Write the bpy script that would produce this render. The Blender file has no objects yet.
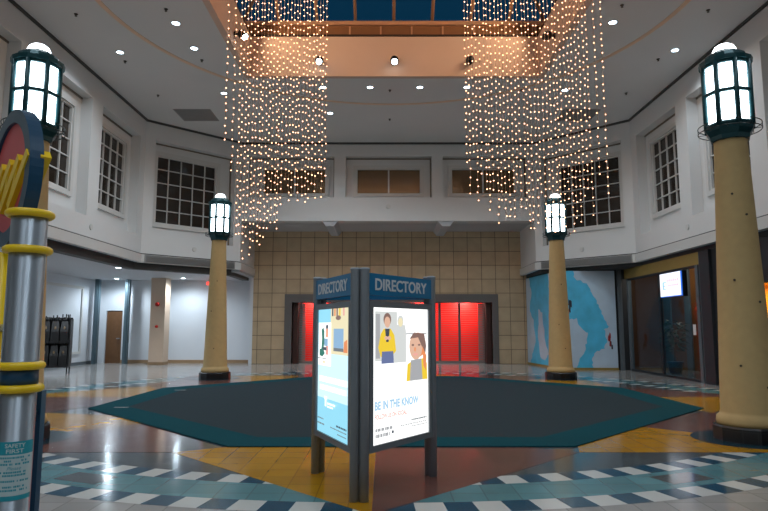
import bpy, bmesh, math, random
from mathutils import Vector, Matrix
random.seed(7)
PI = math.pi
sc = bpy.context.scene
COL = sc.collection

# ------------------------------------------------------------------ camera, sky, exposure
PITCH = math.atan(72.5 / 610.0)
cam_d = bpy.data.cameras.new('camera')
cam = bpy.data.objects.new('camera', cam_d)
COL.objects.link(cam)
cam.location = (0, 0, 1.5)
cam.rotation_euler = (PI / 2 + PITCH, 0, 0)
cam_d.sensor_width = 36.0
cam_d.lens = 610.0 / 768.0 * 36.0
cam_d.clip_start = 0.05
cam_d.clip_end = 200
sc.camera = cam

w = bpy.data.worlds.new('night_sky')
sc.world = w
w.use_nodes = True
w.node_tree.nodes['Background'].inputs[0].default_value = (0.009, 0.07, 0.13, 1)   # deep dusk blue
w.node_tree.nodes['Background'].inputs[1].default_value = 0.55

sc.view_settings.view_transform = 'Standard'
sc.view_settings.look = 'None'
sc.view_settings.gamma = 1
sc.view_settings.use_curve_mapping = False
sc.view_settings.exposure = 0.14
sc.cycles.use_denoising = True
sc.cycles.max_bounces = 8
sc.cycles.diffuse_bounces = 4
sc.cycles.sample_clamp_indirect = 6

# brightness of the lamps and of the added fill
P_DOWN = 170.0        # each ceiling downlight (spot, W)
P_PASS = 195.0        # each downlight under the balcony
E_LANTERN = 8.5      # lantern glass
E_BULB = 5.0         # fairy light bulbs
P_SHAFT_FILL = 165.0        # added warm fill in the skylight shaft

# ------------------------------------------------------------------ helpers
def lin(c):
    return tuple(((v / 255.0) / 12.92 if v / 255.0 <= 0.04045 else ((v / 255.0 + 0.055) / 1.055) ** 2.4) for v in c) + (1.0,)

class N:
    def __init__(s, name):
        s.m = bpy.data.materials.new(name); s.m.use_nodes = True
        s.t = s.m.node_tree; s.p = s.t.nodes['Principled BSDF']
    def new(s, typ, **kw):
        n = s.t.nodes.new(typ)
        for k, v in kw.items(): setattr(n, k, v)
        return n
    def link(s, a, b): s.t.links.new(a, b)
    def coords(s): return s.new('ShaderNodeTexCoord').outputs['Object']

def mat(name, rgb, rough=0.5, metal=0.0, var=0.0, scale=3.0, bump=0.0, spec=0.5, emit=None, estr=0.0):
    n = N(name)
    c = lin(rgb)
    n.p.inputs['Roughness'].default_value = rough
    n.p.inputs['Metallic'].default_value = metal
    n.p.inputs['Specular IOR Level'].default_value = spec
    n.p.inputs['Base Color'].default_value = c
    if var > 0 or bump > 0:
        nz = n.new('ShaderNodeTexNoise'); nz.inputs['Scale'].default_value = scale; nz.inputs['Detail'].default_value = 5
        n.link(n.coords(), nz.inputs['Vector'])
    if var > 0:
        mx = n.new('ShaderNodeMix', data_type='RGBA')
        mx.inputs[6].default_value = tuple(v * (1 - var) for v in c[:3]) + (1,)
        mx.inputs[7].default_value = tuple(min(1, v * (1 + var)) for v in c[:3]) + (1,)
        n.link(nz.outputs['Fac'], mx.inputs[0]); n.link(mx.outputs[2], n.p.inputs['Base Color'])
    if bump > 0:
        b = n.new('ShaderNodeBump'); b.inputs['Strength'].default_value = bump; b.inputs['Distance'].default_value = 0.01
        n.link(nz.outputs['Fac'], b.inputs['Height']); n.link(b.outputs['Normal'], n.p.inputs['Normal'])
    if emit:
        n.p.inputs['Emission Color'].default_value = lin(emit); n.p.inputs['Emission Strength'].default_value = estr
    return n.m

def tile_mat(name, rgb, size=0.305, joint=(70, 68, 66), rough=0.13, var=0.10, mort=0.006, jmix=0.5, spec=0.5, vert=False, bump=0.15):
    """square tiles with joints and slightly different tones, in the object's own metres"""
    n = N(name)
    c = lin(rgb); j = lin(joint)
    co = n.coords()
    if vert:
        sp = n.new('ShaderNodeSeparateXYZ'); cb = n.new('ShaderNodeCombineXYZ')
        n.link(co, sp.inputs[0]); n.link(sp.outputs[0], cb.inputs[0]); n.link(sp.outputs[2], cb.inputs[1]); co = cb.outputs[0]
    br = n.new('ShaderNodeTexBrick', offset=0.0, squash=1.0)
    br.inputs['Scale'].default_value = 1.0
    br.inputs['Brick Width'].default_value = size; br.inputs['Row Height'].default_value = size
    br.inputs['Mortar Size'].default_value = mort; br.inputs['Mortar Smooth'].default_value = 0.1
    br.inputs['Color1'].default_value = tuple(v * (1 - var) for v in c[:3]) + (1,)
    br.inputs['Color2'].default_value = tuple(min(1, v * (1 + var)) for v in c[:3]) + (1,)
    br.inputs['Mortar'].default_value = tuple(a * (1 - jmix) + b * jmix for a, b in zip(c, j))
    n.link(co, br.inputs['Vector'])
    nz = n.new('ShaderNodeTexNoise'); nz.inputs['Scale'].default_value = 2.2; nz.inputs['Detail'].default_value = 6
    n.link(co, nz.inputs['Vector'])
    mx = n.new('ShaderNodeMix', data_type='RGBA', blend_type='MULTIPLY'); mx.inputs[0].default_value = 0.35
    n.link(br.outputs['Color'], mx.inputs[6]); n.link(nz.outputs['Fac'], mx.inputs[7])
    ad = n.new('ShaderNodeMix', data_type='RGBA', blend_type='MULTIPLY'); ad.inputs[0].default_value = 1
    ad.inputs[7].default_value = (1.18, 1.18, 1.18, 1)
    n.link(mx.outputs[2], ad.inputs[6]); n.link(ad.outputs[2], n.p.inputs['Base Color'])
    mr = n.new('ShaderNodeMapRange'); mr.inputs[3].default_value = rough * 0.75; mr.inputs[4].default_value = rough * 1.35
    n.link(nz.outputs['Fac'], mr.inputs[0]); n.link(mr.outputs[0], n.p.inputs['Roughness'])
    n.p.inputs['Specular IOR Level'].default_value = spec
    b = n.new('ShaderNodeBump'); b.inputs['Strength'].default_value = bump; b.inputs['Distance'].default_value = 0.004
    inv = n.new('ShaderNodeMath', operation='SUBTRACT'); inv.inputs[0].default_value = 1.0
    n.link(br.outputs['Fac'], inv.inputs[1]); n.link(inv.outputs[0], b.inputs['Height']); n.link(b.outputs['Normal'], n.p.inputs['Normal'])
    return n.m

def emis(name, rgb, s):
    n = N(name)
    n.p.inputs['Base Color'].default_value = (0.02, 0.02, 0.02, 1)
    n.p.inputs['Roughness'].default_value = 0.4
    n.p.inputs['Emission Color'].default_value = lin(rgb); n.p.inputs['Emission Strength'].default_value = s
    return n.m

def tag(o, label=None, cat=None, group=None, kind=None):
    if label: o['label'] = label
    if cat: o['category'] = cat
    if group: o['group'] = group
    if kind: o['kind'] = kind
    return o

def obj(name, bm, mats, parent=None, smooth=False, recalc=True, loc=None):
    if recalc: bmesh.ops.recalc_face_normals(bm, faces=bm.faces)
    me = bpy.data.meshes.new(name)
    if smooth:
        for f in bm.faces: f.smooth = True
    bm.to_mesh(me); bm.free()
    for m in (mats if isinstance(mats, (list, tuple)) else [mats]): me.materials.append(m)
    o = bpy.data.objects.new(name, me); COL.objects.link(o)
    if parent: o.parent = parent
    if loc: o.location = loc
    return o

def struct(name, bm, mats, parent=None, smooth=False):
    o = obj(name, bm, mats, parent, smooth)
    if not parent: o['kind'] = 'structure'
    return o

def empty(name, loc, label=None, cat=None, group=None, rz=0.0, kind=None):
    o = bpy.data.objects.new(name, None); COL.objects.link(o); o.location = loc; o.rotation_euler = (0, 0, rz)
    o.empty_display_size = 0.1
    return tag(o, label, cat, group, kind)

def BM(): return bmesh.new()

def face(bm, vs, mi=0, smooth=False):
    f = bm.faces.new([v if isinstance(v, bmesh.types.BMVert) else bm.verts.new(v) for v in vs]); f.material_index = mi; f.smooth = smooth
    return f

def hexa(bm, p, mi=0):
    v = [bm.verts.new(q) for q in p]
    for i in ((0, 3, 2, 1), (4, 5, 6, 7), (0, 1, 5, 4), (1, 2, 6, 5), (2, 3, 7, 6), (3, 0, 4, 7)):
        bm.faces.new([v[k] for k in i]).material_index = mi

def box(bm, x0, x1, y0, y1, z0, z1, mi=0):
    hexa(bm, [(x0, y0, z0), (x1, y0, z0), (x1, y1, z0), (x0, y1, z0), (x0, y0, z1), (x1, y0, z1), (x1, y1, z1), (x0, y1, z1)], mi)

def prism(bm, pts, z0, z1, mi=0):
    a = [bm.verts.new((x, y, z0)) for x, y in pts]; b = [bm.verts.new((x, y, z1)) for x, y in pts]
    bm.faces.new(a[::-1]).material_index = mi; bm.faces.new(b).material_index = mi
    n = len(pts)
    for i in range(n):
        bm.faces.new((a[i], a[(i + 1) % n], b[(i + 1) % n], b[i])).material_index = mi

def lathe(bm, prof, seg=32, c=(0, 0), mi=0, phase=0.0, smooth=True, capb=True, capt=True):
    rings = []
    for r, z in prof:
        rings.append([bm.verts.new((c[0] + r * math.cos(2 * PI * i / seg + phase), c[1] + r * math.sin(2 * PI * i / seg + phase), z)) for i in range(seg)])
    for a, b in zip(rings, rings[1:]):
        for i in range(seg):
            f = bm.faces.new((a[i], a[(i + 1) % seg], b[(i + 1) % seg], b[i])); f.material_index = mi; f.smooth = smooth
    if capb: bm.faces.new(rings[0][::-1]).material_index = mi
    if capt: bm.faces.new(rings[-1]).material_index = mi

def torus(bm, c, R, r, seg=40, sub=10, mi=0, M=None):
    vs = []
    for i in range(seg):
        a = 2 * PI * i / seg
        row = []
        for j in range(sub):
            b = 2 * PI * j / sub
            p = Vector(((R + r * math.cos(b)) * math.cos(a), (R + r * math.cos(b)) * math.sin(a), r * math.sin(b)))
            if M: p = M @ p
            row.append(bm.verts.new(p + Vector(c)))
        vs.append(row)
    for i in range(seg):
        for j in range(sub):
            f = bm.faces.new((vs[i][j], vs[(i + 1) % seg][j], vs[(i + 1) % seg][(j + 1) % sub], vs[i][(j + 1) % sub])); f.smooth = True; f.material_index = mi

def tube(bm, p0, p1, r0, r1=None, seg=10, mi=0, cap=True):
    r1 = r0 if r1 is None else r1
    p0 = Vector(p0); p1 = Vector(p1); d = (p1 - p0).normalized()
    u = d.orthogonal().normalized(); v = d.cross(u)
    A = [bm.verts.new(p0 + r0 * (math.cos(2 * PI * i / seg) * u + math.sin(2 * PI * i / seg) * v)) for i in range(seg)]
    B = [bm.verts.new(p1 + r1 * (math.cos(2 * PI * i / seg) * u + math.sin(2 * PI * i / seg) * v)) for i in range(seg)]
    for i in range(seg):
        f = bm.faces.new((A[i], A[(i + 1) % seg], B[(i + 1) % seg], B[i])); f.smooth = True; f.material_index = mi
    if cap:
        bm.faces.new(A[::-1]).material_index = mi; bm.faces.new(B).material_index = mi

def ball(bm, c, r, mi=0, u=16, v=10, sz=1.0):
    g = bmesh.ops.create_uvsphere(bm, u_segments=u, v_segments=v, radius=r, matrix=Matrix.Translation(c) @ Matrix.Diagonal((1, 1, sz, 1)))
    for q in g['verts']:
        for f in q.link_faces: f.smooth = True; f.material_index = mi

def text_polys(s, size=1.0, bold=0.0, extrude=0.0, shear=0.0):
    """glyph faces of a text, as (list of vertices, list of faces), baseline at 0, left at 0"""
    cu = bpy.data.curves.new('t', 'FONT'); cu.body = s; cu.size = size; cu.offset = bold; cu.extrude = extrude; cu.resolution_u = 4; cu.shear = shear
    o = bpy.data.objects.new('t', cu); COL.objects.link(o)
    dg = bpy.context.evaluated_depsgraph_get(); dg.update()
    me = bpy.data.meshes.new_from_object(o.evaluated_get(dg))
    vs = [tuple(v.co) for v in me.vertices]; fs = [tuple(p.vertices) for p in me.polygons]
    bpy.data.objects.remove(o); bpy.data.curves.remove(cu); bpy.data.meshes.remove(me)
    return vs, fs

def add_text(bm, s, fn, width=None, height=None, mi=0, bold=0.0, extrude=0.0, shear=0.0):
    """text fitted into width x height metres; fn maps (x, y, z) to 3D"""
    vs, fs = text_polys(s, 1.0, bold, 0.0, shear)
    x0 = min(v[0] for v in vs); x1 = max(v[0] for v in vs); y0 = min(v[1] for v in vs); y1 = max(v[1] for v in vs)
    sx = width / (x1 - x0) if width else height / (y1 - y0); sy = height / (y1 - y0) if height else sx
    V = [bm.verts.new(fn((v[0] - x0) * sx, (v[1] - y0) * sy, extrude)) for v in vs]
    W = [bm.verts.new(fn((v[0] - x0) * sx, (v[1] - y0) * sy, 0)) for v in vs] if extrude else None
    edge = {}
    for f in fs:
        try: bm.faces.new([V[i] for i in f]).material_index = mi
        except ValueError: continue
        for i in range(len(f)):
            e = (f[i], f[(i + 1) % len(f)])
            if (e[1], e[0]) in edge: del edge[(e[1], e[0])]
            else: edge[e] = 1
    if W:
        for a, b in edge:
            try: bm.faces.new((V[a], W[a], W[b], V[b])).material_index = mi
            except ValueError: pass

class Frame:
    """wall coordinates: s along the wall, d into the wall, z up; mir = built on the right by mirroring about X = 0.15"""
    def __init__(s, o, u, n, mir=False): s.o, s.u, s.n, s.mir = o, u, n, mir
    def pt(s, a, d, z):
        x = s.o[0] + a * s.u[0] + d * s.n[0]; y = s.o[1] + a * s.u[1] + d * s.n[1]
        return ((0.3 - x) if s.mir else x, y, z)
    def box(s, bm, a0, a1, d0, d1, z0, z1, mi=0):
        hexa(bm, [s.pt(a0, d0, z0), s.pt(a1, d0, z0), s.pt(a1, d1, z0), s.pt(a0, d1, z0), s.pt(a0, d0, z1), s.pt(a1, d0, z1), s.pt(a1, d1, z1), s.pt(a0, d1, z1)], mi)

def offset_path(pts, d):
    """polyline moved d metres to the right of its direction"""
    out = []
    for i, p in enumerate(pts):
        ns = []
        for a, b in ((i - 1, i), (i, i + 1)):
            if a < 0 or b >= len(pts): continue
            v = Vector(pts[b]) - Vector(pts[a]); v.normalize(); ns.append(Vector((v.y, -v.x)))
        n = sum(ns, Vector((0, 0))); n.normalize()
        n = n / max(0.3, n.dot(ns[0]))
        out.append((p[0] + n.x * d, p[1] + n.y * d))
    return out

def path_strip(bm, pts, d0, d1, z0, z1, mi=0, mir=False):
    A = offset_path(pts, d0); B = offset_path(pts, d1)
    m = (lambda p: (0.3 - p[0], p[1])) if mir else (lambda p: p)
    A = [m(p) for p in A]; B = [m(p) for p in B]
    rows = []
    for a, b in zip(A, B):
        rows.append([bm.verts.new((a[0], a[1], z0)), bm.verts.new((b[0], b[1], z0)), bm.verts.new((b[0], b[1], z1)), bm.verts.new((a[0], a[1], z1))])
    for p, q in zip(rows, rows[1:]):
        for k in range(4):
            bm.faces.new((p[k], p[(k + 1) % 4], q[(k + 1) % 4], q[k])).material_index = mi
    bm.faces.new(rows[0]).material_index = mi; bm.faces.new(rows[-1][::-1]).material_index = mi

def light(name, typ, loc, power, color=(1, 1, 1), parent=None, rot=(0, 0, 0), **kw):
    d = bpy.data.lights.new(name, typ); d.energy = power; d.color = color
    for k, v in kw.items(): setattr(d, k, v)
    o = bpy.data.objects.new(name, d); COL.objects.link(o); o.location = loc; o.rotation_euler = rot
    if parent: o.parent = parent
    return o

# ------------------------------------------------------------------ materials
M = {}
M['white_wall'] = mat('painted_white_wall', (207, 207, 206), 0.6, var=0.03, scale=1.2)
M['recess_shade'] = mat('painted_recess_shade', (112, 102, 90), 0.7, var=0.15)  # dark tan that puts shade into the colour of the recess edges
M['trim_white'] = mat('painted_trim', (198, 197, 194), 0.5, var=0.03, scale=2)
M['passage_white'] = mat('passage_wall_paint', (205, 210, 216), 0.55, var=0.03, scale=1.0)
M['ceiling'] = mat('ceiling_paint', (214, 213, 212), 0.8, var=0.04, scale=0.7)
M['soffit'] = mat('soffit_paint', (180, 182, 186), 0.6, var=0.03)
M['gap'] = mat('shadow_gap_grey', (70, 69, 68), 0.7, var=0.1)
M['peach'] = mat('peach_paint', (214, 184, 164), 0.7, var=0.05, scale=1.5)
M['peach_ring'] = mat('peach_ring_paint', (230, 198, 170), 0.7, var=0.05)
M['frieze'] = mat('brown_frieze', (136, 94, 60), 0.55, var=0.12, scale=4)
M['bronze'] = mat('bronze_bar', (196, 150, 116), 0.5, 0.0, var=0.1)
M['darkline'] = mat('dark_ledge', (38, 26, 18), 0.6, var=0.1)
M['window_dark'] = mat('dark_room_glass', (44, 36, 29), 0.12, var=0.6, scale=1.1, spec=0.5)
M['window_brown'] = mat('brown_room_glass', (104, 84, 60), 0.15, var=0.2, scale=0.8, spec=0.4)
M['grille'] = mat('grille_grey', (120, 120, 120), 0.5, 0.2, var=0.08)
M['wall_tile'] = tile_mat('beige_wall_tile', (184, 162, 130), 0.595, (70, 56, 44), rough=0.45, var=0.07, mort=0.012, jmix=0.85, vert=True, bump=0.3)
M['pillar'] = mat('pinkish_pillar_paint', (206, 182, 160), 0.6, var=0.05)
M['base_tan'] = mat('tan_baseboard', (150, 122, 92), 0.5, var=0.1)
M['f_white'] = tile_mat('pale_floor_tile', (160, 157, 154), 0.305, (100, 95, 90), rough=0.14)
M['f_teal'] = tile_mat('grey_teal_floor_tile', (88, 138, 146), 0.305, (70, 84, 88), rough=0.14)
M['f_slate'] = tile_mat('slate_floor_tile', (86, 94, 98), 0.305, (60, 62, 64), rough=0.11)
M['f_blue'] = mat('navy_teal_checker_tile', (4, 74, 100), 0.14, var=0.12, scale=2)
M['f_cream'] = mat('white_checker_tile', (206, 206, 202), 0.14, var=0.04, scale=2)
M['f_dark'] = mat('dark_teal_floor_tile', (22, 52, 64), 0.15, var=0.1)
M['f_yellow'] = tile_mat('ochre_floor_tile', (184, 132, 24), 0.305, (110, 76, 30), rough=0.16, var=0.1)
M['f_brown'] = tile_mat('brown_floor_tile', (110, 74, 67), 0.305, (84, 58, 50), rough=0.16, var=0.1)
M['carpet_field'] = mat('slate_carpet', (44, 57, 63), 0.97, var=0.28, scale=60, bump=0.9, spec=0.1)
M['carpet_border'] = mat('teal_carpet_border', (5, 66, 76), 0.97, var=0.25, scale=60, bump=0.9, spec=0.1)
M['column'] = mat('tan_stucco_column', (186, 158, 108), 0.75, var=0.10, scale=9, bump=0.25)
M['plinth'] = tile_mat('black_plinth_tile', (24, 24, 28), 0.15, (50, 50, 52), rough=0.3, vert=True, jmix=0.6)
M['lantern_green'] = mat('teal_green_lantern_metal', (8, 62, 68), 0.4, 0.3, var=0.1, scale=6)
M['wire'] = mat('dark_wire', (42, 52, 52), 0.4, 0.6, var=0.1)
M['lantern_glass'] = emis('lit_lantern_glass', (226, 246, 255), E_LANTERN)
M['lantern_dome'] = emis('lit_lantern_dome', (240, 250, 255), E_LANTERN * 0.9)
M['bolt'] = mat('dark_bolt', (74, 66, 58), 0.5, 0.5, var=0.1)
M['post_grey'] = mat('dark_grey_aluminium', (150, 158, 166), 0.4, 0.2, var=0.06, scale=5)
M['frame_grey'] = mat('charcoal_frame', (108, 114, 120), 0.4, 0.1, var=0.06)
M['header_blue'] = mat('petrol_blue_header', (10, 112, 156), 0.4, var=0.05)
M['letter_grey'] = mat('pale_grey_letter', (206, 208, 210), 0.45, var=0.03)
M['door_grey'] = mat('taupe_portal', (96, 92, 90), 0.5, var=0.08)
M['door_dark'] = mat('dark_brown_jamb', (62, 34, 28), 0.5, var=0.1)
M['slat'] = mat('silver_slat', (150, 148, 146), 0.35, 0.6, var=0.08)
M['red'] = mat('red_shop_wall', (236, 26, 12), 0.5, var=0.08, scale=2)
M['teal_post'] = mat('grey_teal_post', (84, 104, 114), 0.4, 0.2, var=0.08)
M['door_brown'] = mat('brown_wood_door', (110, 76, 48), 0.45, var=0.2, scale=8)
M['black'] = mat('black_plastic', (14, 14, 16), 0.4, var=0.2)
M['beige_spot'] = mat('beige_fill', (128, 108, 84), 0.4, var=0.2, scale=20)
M['alarm_red'] = mat('red_alarm', (190, 34, 26), 0.4, var=0.1)
M['steel'] = mat('brushed_steel', (152, 160, 168), 0.32, 0.9, var=0.06, scale=3)
M['yellow'] = mat('glossy_yellow', (240, 200, 18), 0.35, var=0.05)
M['sign_blue'] = mat('navy_blue_rim', (8, 62, 92), 0.4, var=0.08)
M['sign_grey'] = mat('slate_rim_face', (66, 88, 100), 0.45, var=0.08)
M['sign_pink'] = mat('coral_red_disc', (206, 82, 84), 0.45, var=0.12, scale=3)
M['notice_teal'] = mat('teal_notice', (30, 150, 166), 0.45, var=0.04)
M['notice_white'] = mat('pale_notice', (186, 206, 208), 0.45, var=0.04)
M['navy_glass'] = mat('dark_shopfront', (22, 26, 32), 0.6, 0.0, var=0.1)
M['mullion'] = mat('shopfront_mullion', (88, 96, 102), 0.65, 0.0, var=0.08)
M['mullion_dark'] = mat('dark_shop_post', (34, 38, 44), 0.6, 0.0, var=0.08)
M['gold_header'] = mat('gold_fascia', (150, 126, 66), 0.5, 0.1, var=0.1)
M['wood'] = mat('brown_wood_panel', (112, 68, 28), 0.5, var=0.25, scale=3)
M['teal_glass'] = mat('teal_display', (30, 84, 104), 0.25, var=0.4, scale=2)
M['leaf'] = mat('dark_leaf', (38, 66, 34), 0.5, var=0.3, scale=8)
M['pot'] = mat('navy_pot', (24, 34, 60), 0.35, var=0.1)
M['paper'] = mat('white_paper', (220, 222, 220), 0.6, var=0.03)
M['gold_in'] = mat('gold_display_wall', (236, 168, 52), 0.5, var=0.2, scale=4)
M['downlight'] = emis('lit_downlight', (214, 240, 255), 14.0)
M['passage_lens'] = emis('lit_passage_lens', (214, 240, 255), 150.0)
M['lamp_rim'] = mat('lamp_trim', (190, 190, 190), 0.4, var=0.03)
M['vent'] = mat('dark_vent', (150, 148, 146), 0.6, 0.2, var=0.06)
M['bulb'] = emis('fairy_bulb_glow', (255, 190, 146), E_BULB)
M['string'] = mat('fairy_wire', (190, 160, 134), 0.5, 0.2, var=0.1)
M['exit_red'] = emis('red_lit_sign', (255, 70, 60), 2.0)
M['lightbox'] = emis('lit_sign_face', (246, 250, 255), 1.15)
M['lb_pink'] = emis('sign_pink_print', (252, 196, 214), 1.0)
M['lb_blue'] = emis('sign_blue_print', (150, 205, 240), 1.0)
M['lb_edge'] = emis('lit_blue_sign_edge', (20, 110, 235), 0.9)

def thin_glass(name, tint, gl_col, k, rough):
    n = N(name)
    gl = n.new('ShaderNodeBsdfGlossy'); gl.inputs['Roughness'].default_value = rough; gl.inputs['Color'].default_value = gl_col
    tr = n.new('ShaderNodeBsdfTransparent'); tr.inputs['Color'].default_value = tint
    lw = n.new('ShaderNodeLayerWeight'); lw.inputs[0].default_value = 0.5
    pw = n.new('ShaderNodeMath', operation='POWER'); pw.inputs[1].default_value = 4.0
    ml = n.new('ShaderNodeMath', operation='MULTIPLY_ADD'); ml.inputs[1].default_value = k; ml.inputs[2].default_value = 0.02
    mx = n.new('ShaderNodeMixShader')
    n.link(lw.outputs['Facing'], pw.inputs[0]); n.link(pw.outputs[0], ml.inputs[0]); n.link(ml.outputs[0], mx.inputs[0])
    n.link(tr.outputs[0], mx.inputs[1]); n.link(gl.outputs[0], mx.inputs[2]); n.link(mx.outputs[0], n.t.nodes['Material Output'].inputs[0])
    return n.m
M['sky_glass'] = thin_glass('skylight_glass', (0.45, 0.62, 0.75, 1), (0.6, 0.75, 0.9, 1), 0.25, 0.05)
M['shop_glass'] = thin_glass('shop_glass', (0.85, 0.9, 0.92, 1), (0.8, 0.85, 0.9, 1), 0.22, 0.03)

# ------------------------------------------------------------------ floor with its star and checker rings
CX, CY = 0.0, 13.6
XN, XP, YB = -12.8, 13.0, -5.0
bm = BM()
box(bm, XN, XP, YB, 28.0, -0.2, 0.0, 0)
def ang(t): return (math.sin(t), -math.cos(t))          # t = 0 points to the camera, growing to the right
def pol(r, t): a = ang(t); return (CX + r * a[0], CY + r * a[1])
def flat(bm, pts, z, mi):
    f = face(bm, [(x, y, z) for x, y in pts], mi); f.normal_update()
    if f.normal.z < 0: f.normal_flip()
R0, R1, R2, R3 = 7.25, 7.56, 8.12, 8.42
NC = 200
for i in range(NC):
    t0 = 2 * PI * i / NC; t1 = 2 * PI * (i + 1) / NC
    flat(bm, [pol(R0, t0), pol(R0, t1), pol(R1, t1), pol(R1, t0)], 0.0012, 4 if i % 2 else 3)
    flat(bm, [pol(R1, t0), pol(R1, t1), pol(R2, t1), pol(R2, t0)], 0.0012, 1)
    flat(bm, [pol(R2, t0), pol(R2, t1), pol(R3, t1), pol(R3, t0)], 0.0012, 4 if i % 2 else 3)
for i in range(64):                                       # slate ground inside the rings
    t0 = 2 * PI * i / 64; t1 = 2 * PI * (i + 1) / 64
    flat(bm, [(CX, CY), pol(R0, t0), pol(R0, t1)], 0.0008, 2)
RI, RO = 6.46, 8.46
for k in range(8):
    t = PI / 4 * k
    tip, a, b, m0 = [(p[0] - .1, p[1]) for p in (pol(RO, t), pol(RI, t - PI / 8), pol(RI, t + PI / 8), pol(4.5, t))]
    flat(bm, [m0, a, tip], 0.0024, 5); flat(bm, [m0, tip, b], 0.0024, 6)
    tm = t + PI / 8                                       # dark patch in the teal band between two star points
    w_ = 0.28
    flat(bm, [pol(R1 + 0.12, tm - w_ / 7.7), pol(R1 + 0.12, tm + w_ / 7.7), pol(R2 - 0.12, tm + w_ / 8.0), pol(R2 - 0.12, tm - w_ / 8.0)], 0.0024, 2)
for cx_, cy_ in ((-5.04, 8.5), (4.97, 8.5), (-5.05, 18.5), (5.28, 18.5)):   # slate discs round the columns
    flat(bm, [(cx_ + 0.74 * math.cos(a), cy_ + 0.74 * math.sin(a)) for a in [2 * PI * i / 32 for i in range(32)]], 0.0032, 7)
struct('floor', bm, [M['f_white'], M['f_teal'], M['f_slate'], M['f_blue'], M['f_cream'], M['f_yellow'], M['f_brown'], M['f_dark']])

# ------------------------------------------------------------------ ceiling, skylight shaft
ZC = 8.75
HX0, HX1, HY0, HY1 = -3.9, 4.5, 10.2, 16.95
bm = BM()
box(bm, -9.5, HX0, YB, 24.0, ZC, ZC + 0.25); box(bm, HX1, 9.8, YB, 24.0, ZC, ZC + 0.25)
box(bm, HX0, HX1, YB, HY0, ZC, ZC + 0.25); box(bm, HX0, HX1, HY1, 24.0, ZC, ZC + 0.25)
ceiling = struct('ceiling', bm, M['ceiling'])
bm = BM()                                                 # thin painted ring on the ceiling
for i in range(96):
    t0 = 2 * PI * i / 96; t1 = 2 * PI * (i + 1) / 96
    p = [(0.2 + r * math.cos(t), 12.6 + r * math.sin(t)) for r, t in ((6.52, t0), (6.52, t1), (6.64, t1), (6.64, t0))]
    if all(HX0 - 0.01 < x < HX1 + 0.01 and HY0 < y < HY1 for x, y in p): continue
    prism(bm, p, ZC - 0.012, ZC + 0.0)
struct('trim_1', bm, M['peach_ring'])
ZF = 9.95
bm = BM()                                                 # peach faces of the shaft
box(bm, HX0 - 0.15, HX1 + 0.15, HY1 - .01, HY1 + 0.15, ZC - .005, ZF); box(bm, HX0 - 0.15, HX1 + 0.15, HY0 - 0.15, HY0 + .01, ZC - .005, ZF)
box(bm, HX0 - 0.15, HX0 + .01, HY0, HY1, ZC - .005, ZF); box(bm, HX1 - .01, HX1 + 0.15, HY0, HY1, ZC - .005, ZF)
struct('wall_skylight', bm, M['peach'])
FX0, FX1, FY0, FY1 = HX0 - 0.3, HX1 + 0.3, HY0 - 0.3, HY1 + 0.3
ZG = 10.55
bm = BM()
for (x0, x1, y0, y1) in ((FX0, FX1, FY1, FY1 + .12), (FX0, FX1, FY0 - .12, FY0), (FX0 - .12, FX0, FY0, FY1), (FX1, FX1 + .12, FY0, FY1)):
    box(bm, x0, x1, y0, y1, ZF - 0.05, ZG, 0)
box(bm, HX0 - 0.3, HX1 + 0.3, HY1 - 0.05, HY1 + 0.28, ZF, ZF + 0.05, 1)      # dark ledge line
box(bm, HX0 - 0.3, HX0 + 0.015, HY0, HY1 - 0.05, ZF, ZF + 0.05, 1); box(bm, HX1 - 0.015, HX1 + 0.3, HY0, HY1 - 0.05, ZF, ZF + 0.05, 1)
box(bm, FX0, FX1, FY1 - 0.1, FY1, ZG - 0.12, ZG, 2)
k = FX0 + 0.4
while k < FX1:
    box(bm, k, k + 0.05, FY1 - 0.04, FY1, ZF + 0.05, ZG - 0.12, 2); k += 0.92
k = FY0 + 0.5
while k < FY1:
    box(bm, FX0, FX0 + 0.04, k, k + 0.05, ZF + 0.05, ZG - 0.05, 2); box(bm, FX1 - 0.04, FX1, k, k + 0.05, ZF + 0.05, ZG - 0.05, 2); k += 0.92
struct('trim_2', bm, [M['frieze'], M['darkline'], M['bronze']])
# hipped glass roof: ridge along X
RX0, RX1, RY, RZ = -1.6, 2.2, (FY0 + FY1) / 2, 13.0
E4 = [(FX0, FY0, ZG), (FX1, FY0, ZG), (FX1, FY1, ZG), (FX0, FY1, ZG)]
RA, RB = (RX0, RY, RZ), (RX1, RY, RZ)
bm = BM()
v = [bm.verts.new(p) for p in E4]; ra = bm.verts.new(RA); rb = bm.verts.new(RB)
for f in ((v[0], v[1], rb, ra), (v[1], v[2], rb), (v[2], v[3], ra, rb), (v[3], v[0], ra)): bm.faces.new(f)
sky = struct('window_1', bm, M['sky_glass'])
bm = BM()
def bar(a, b, r=0.06): tube(bm, a, b, r, seg=4)
for p, q in ((E4[0], RA), (E4[1], RB), (E4[2], RB), (E4[3], RA), (RA, RB)): bar(p, q, 0.06)
for xm in [0.29 + 1.14 * i for i in range(-3, 4)]:
    for y_ in (FY0, FY1):
        if RX0 <= xm <= RX1: bar((xm, y_, ZG), (xm, RY, RZ))
        else:
            s = (xm - FX0) / (RX0 - FX0) if xm < RX0 else (FX1 - xm) / (FX1 - RX1)
            if s > 0.05: bar((xm, y_, ZG), (xm, y_ + (RY - y_) * s, ZG + (RZ - ZG) * s))
for x_, rx in ((FX0, RX0), (FX1, RX1)):
    for i in range(1, 6):
        y_ = FY0 + (FY1 - FY0) * i / 6; s = 1 - abs(y_ - RY) / (FY1 - RY)
        bar((x_, y_, ZG), (x_ + (rx - x_) * s, y_, ZG + (RZ - ZG) * s))
obj('muntin', bm, M['bronze'], sky)

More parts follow.
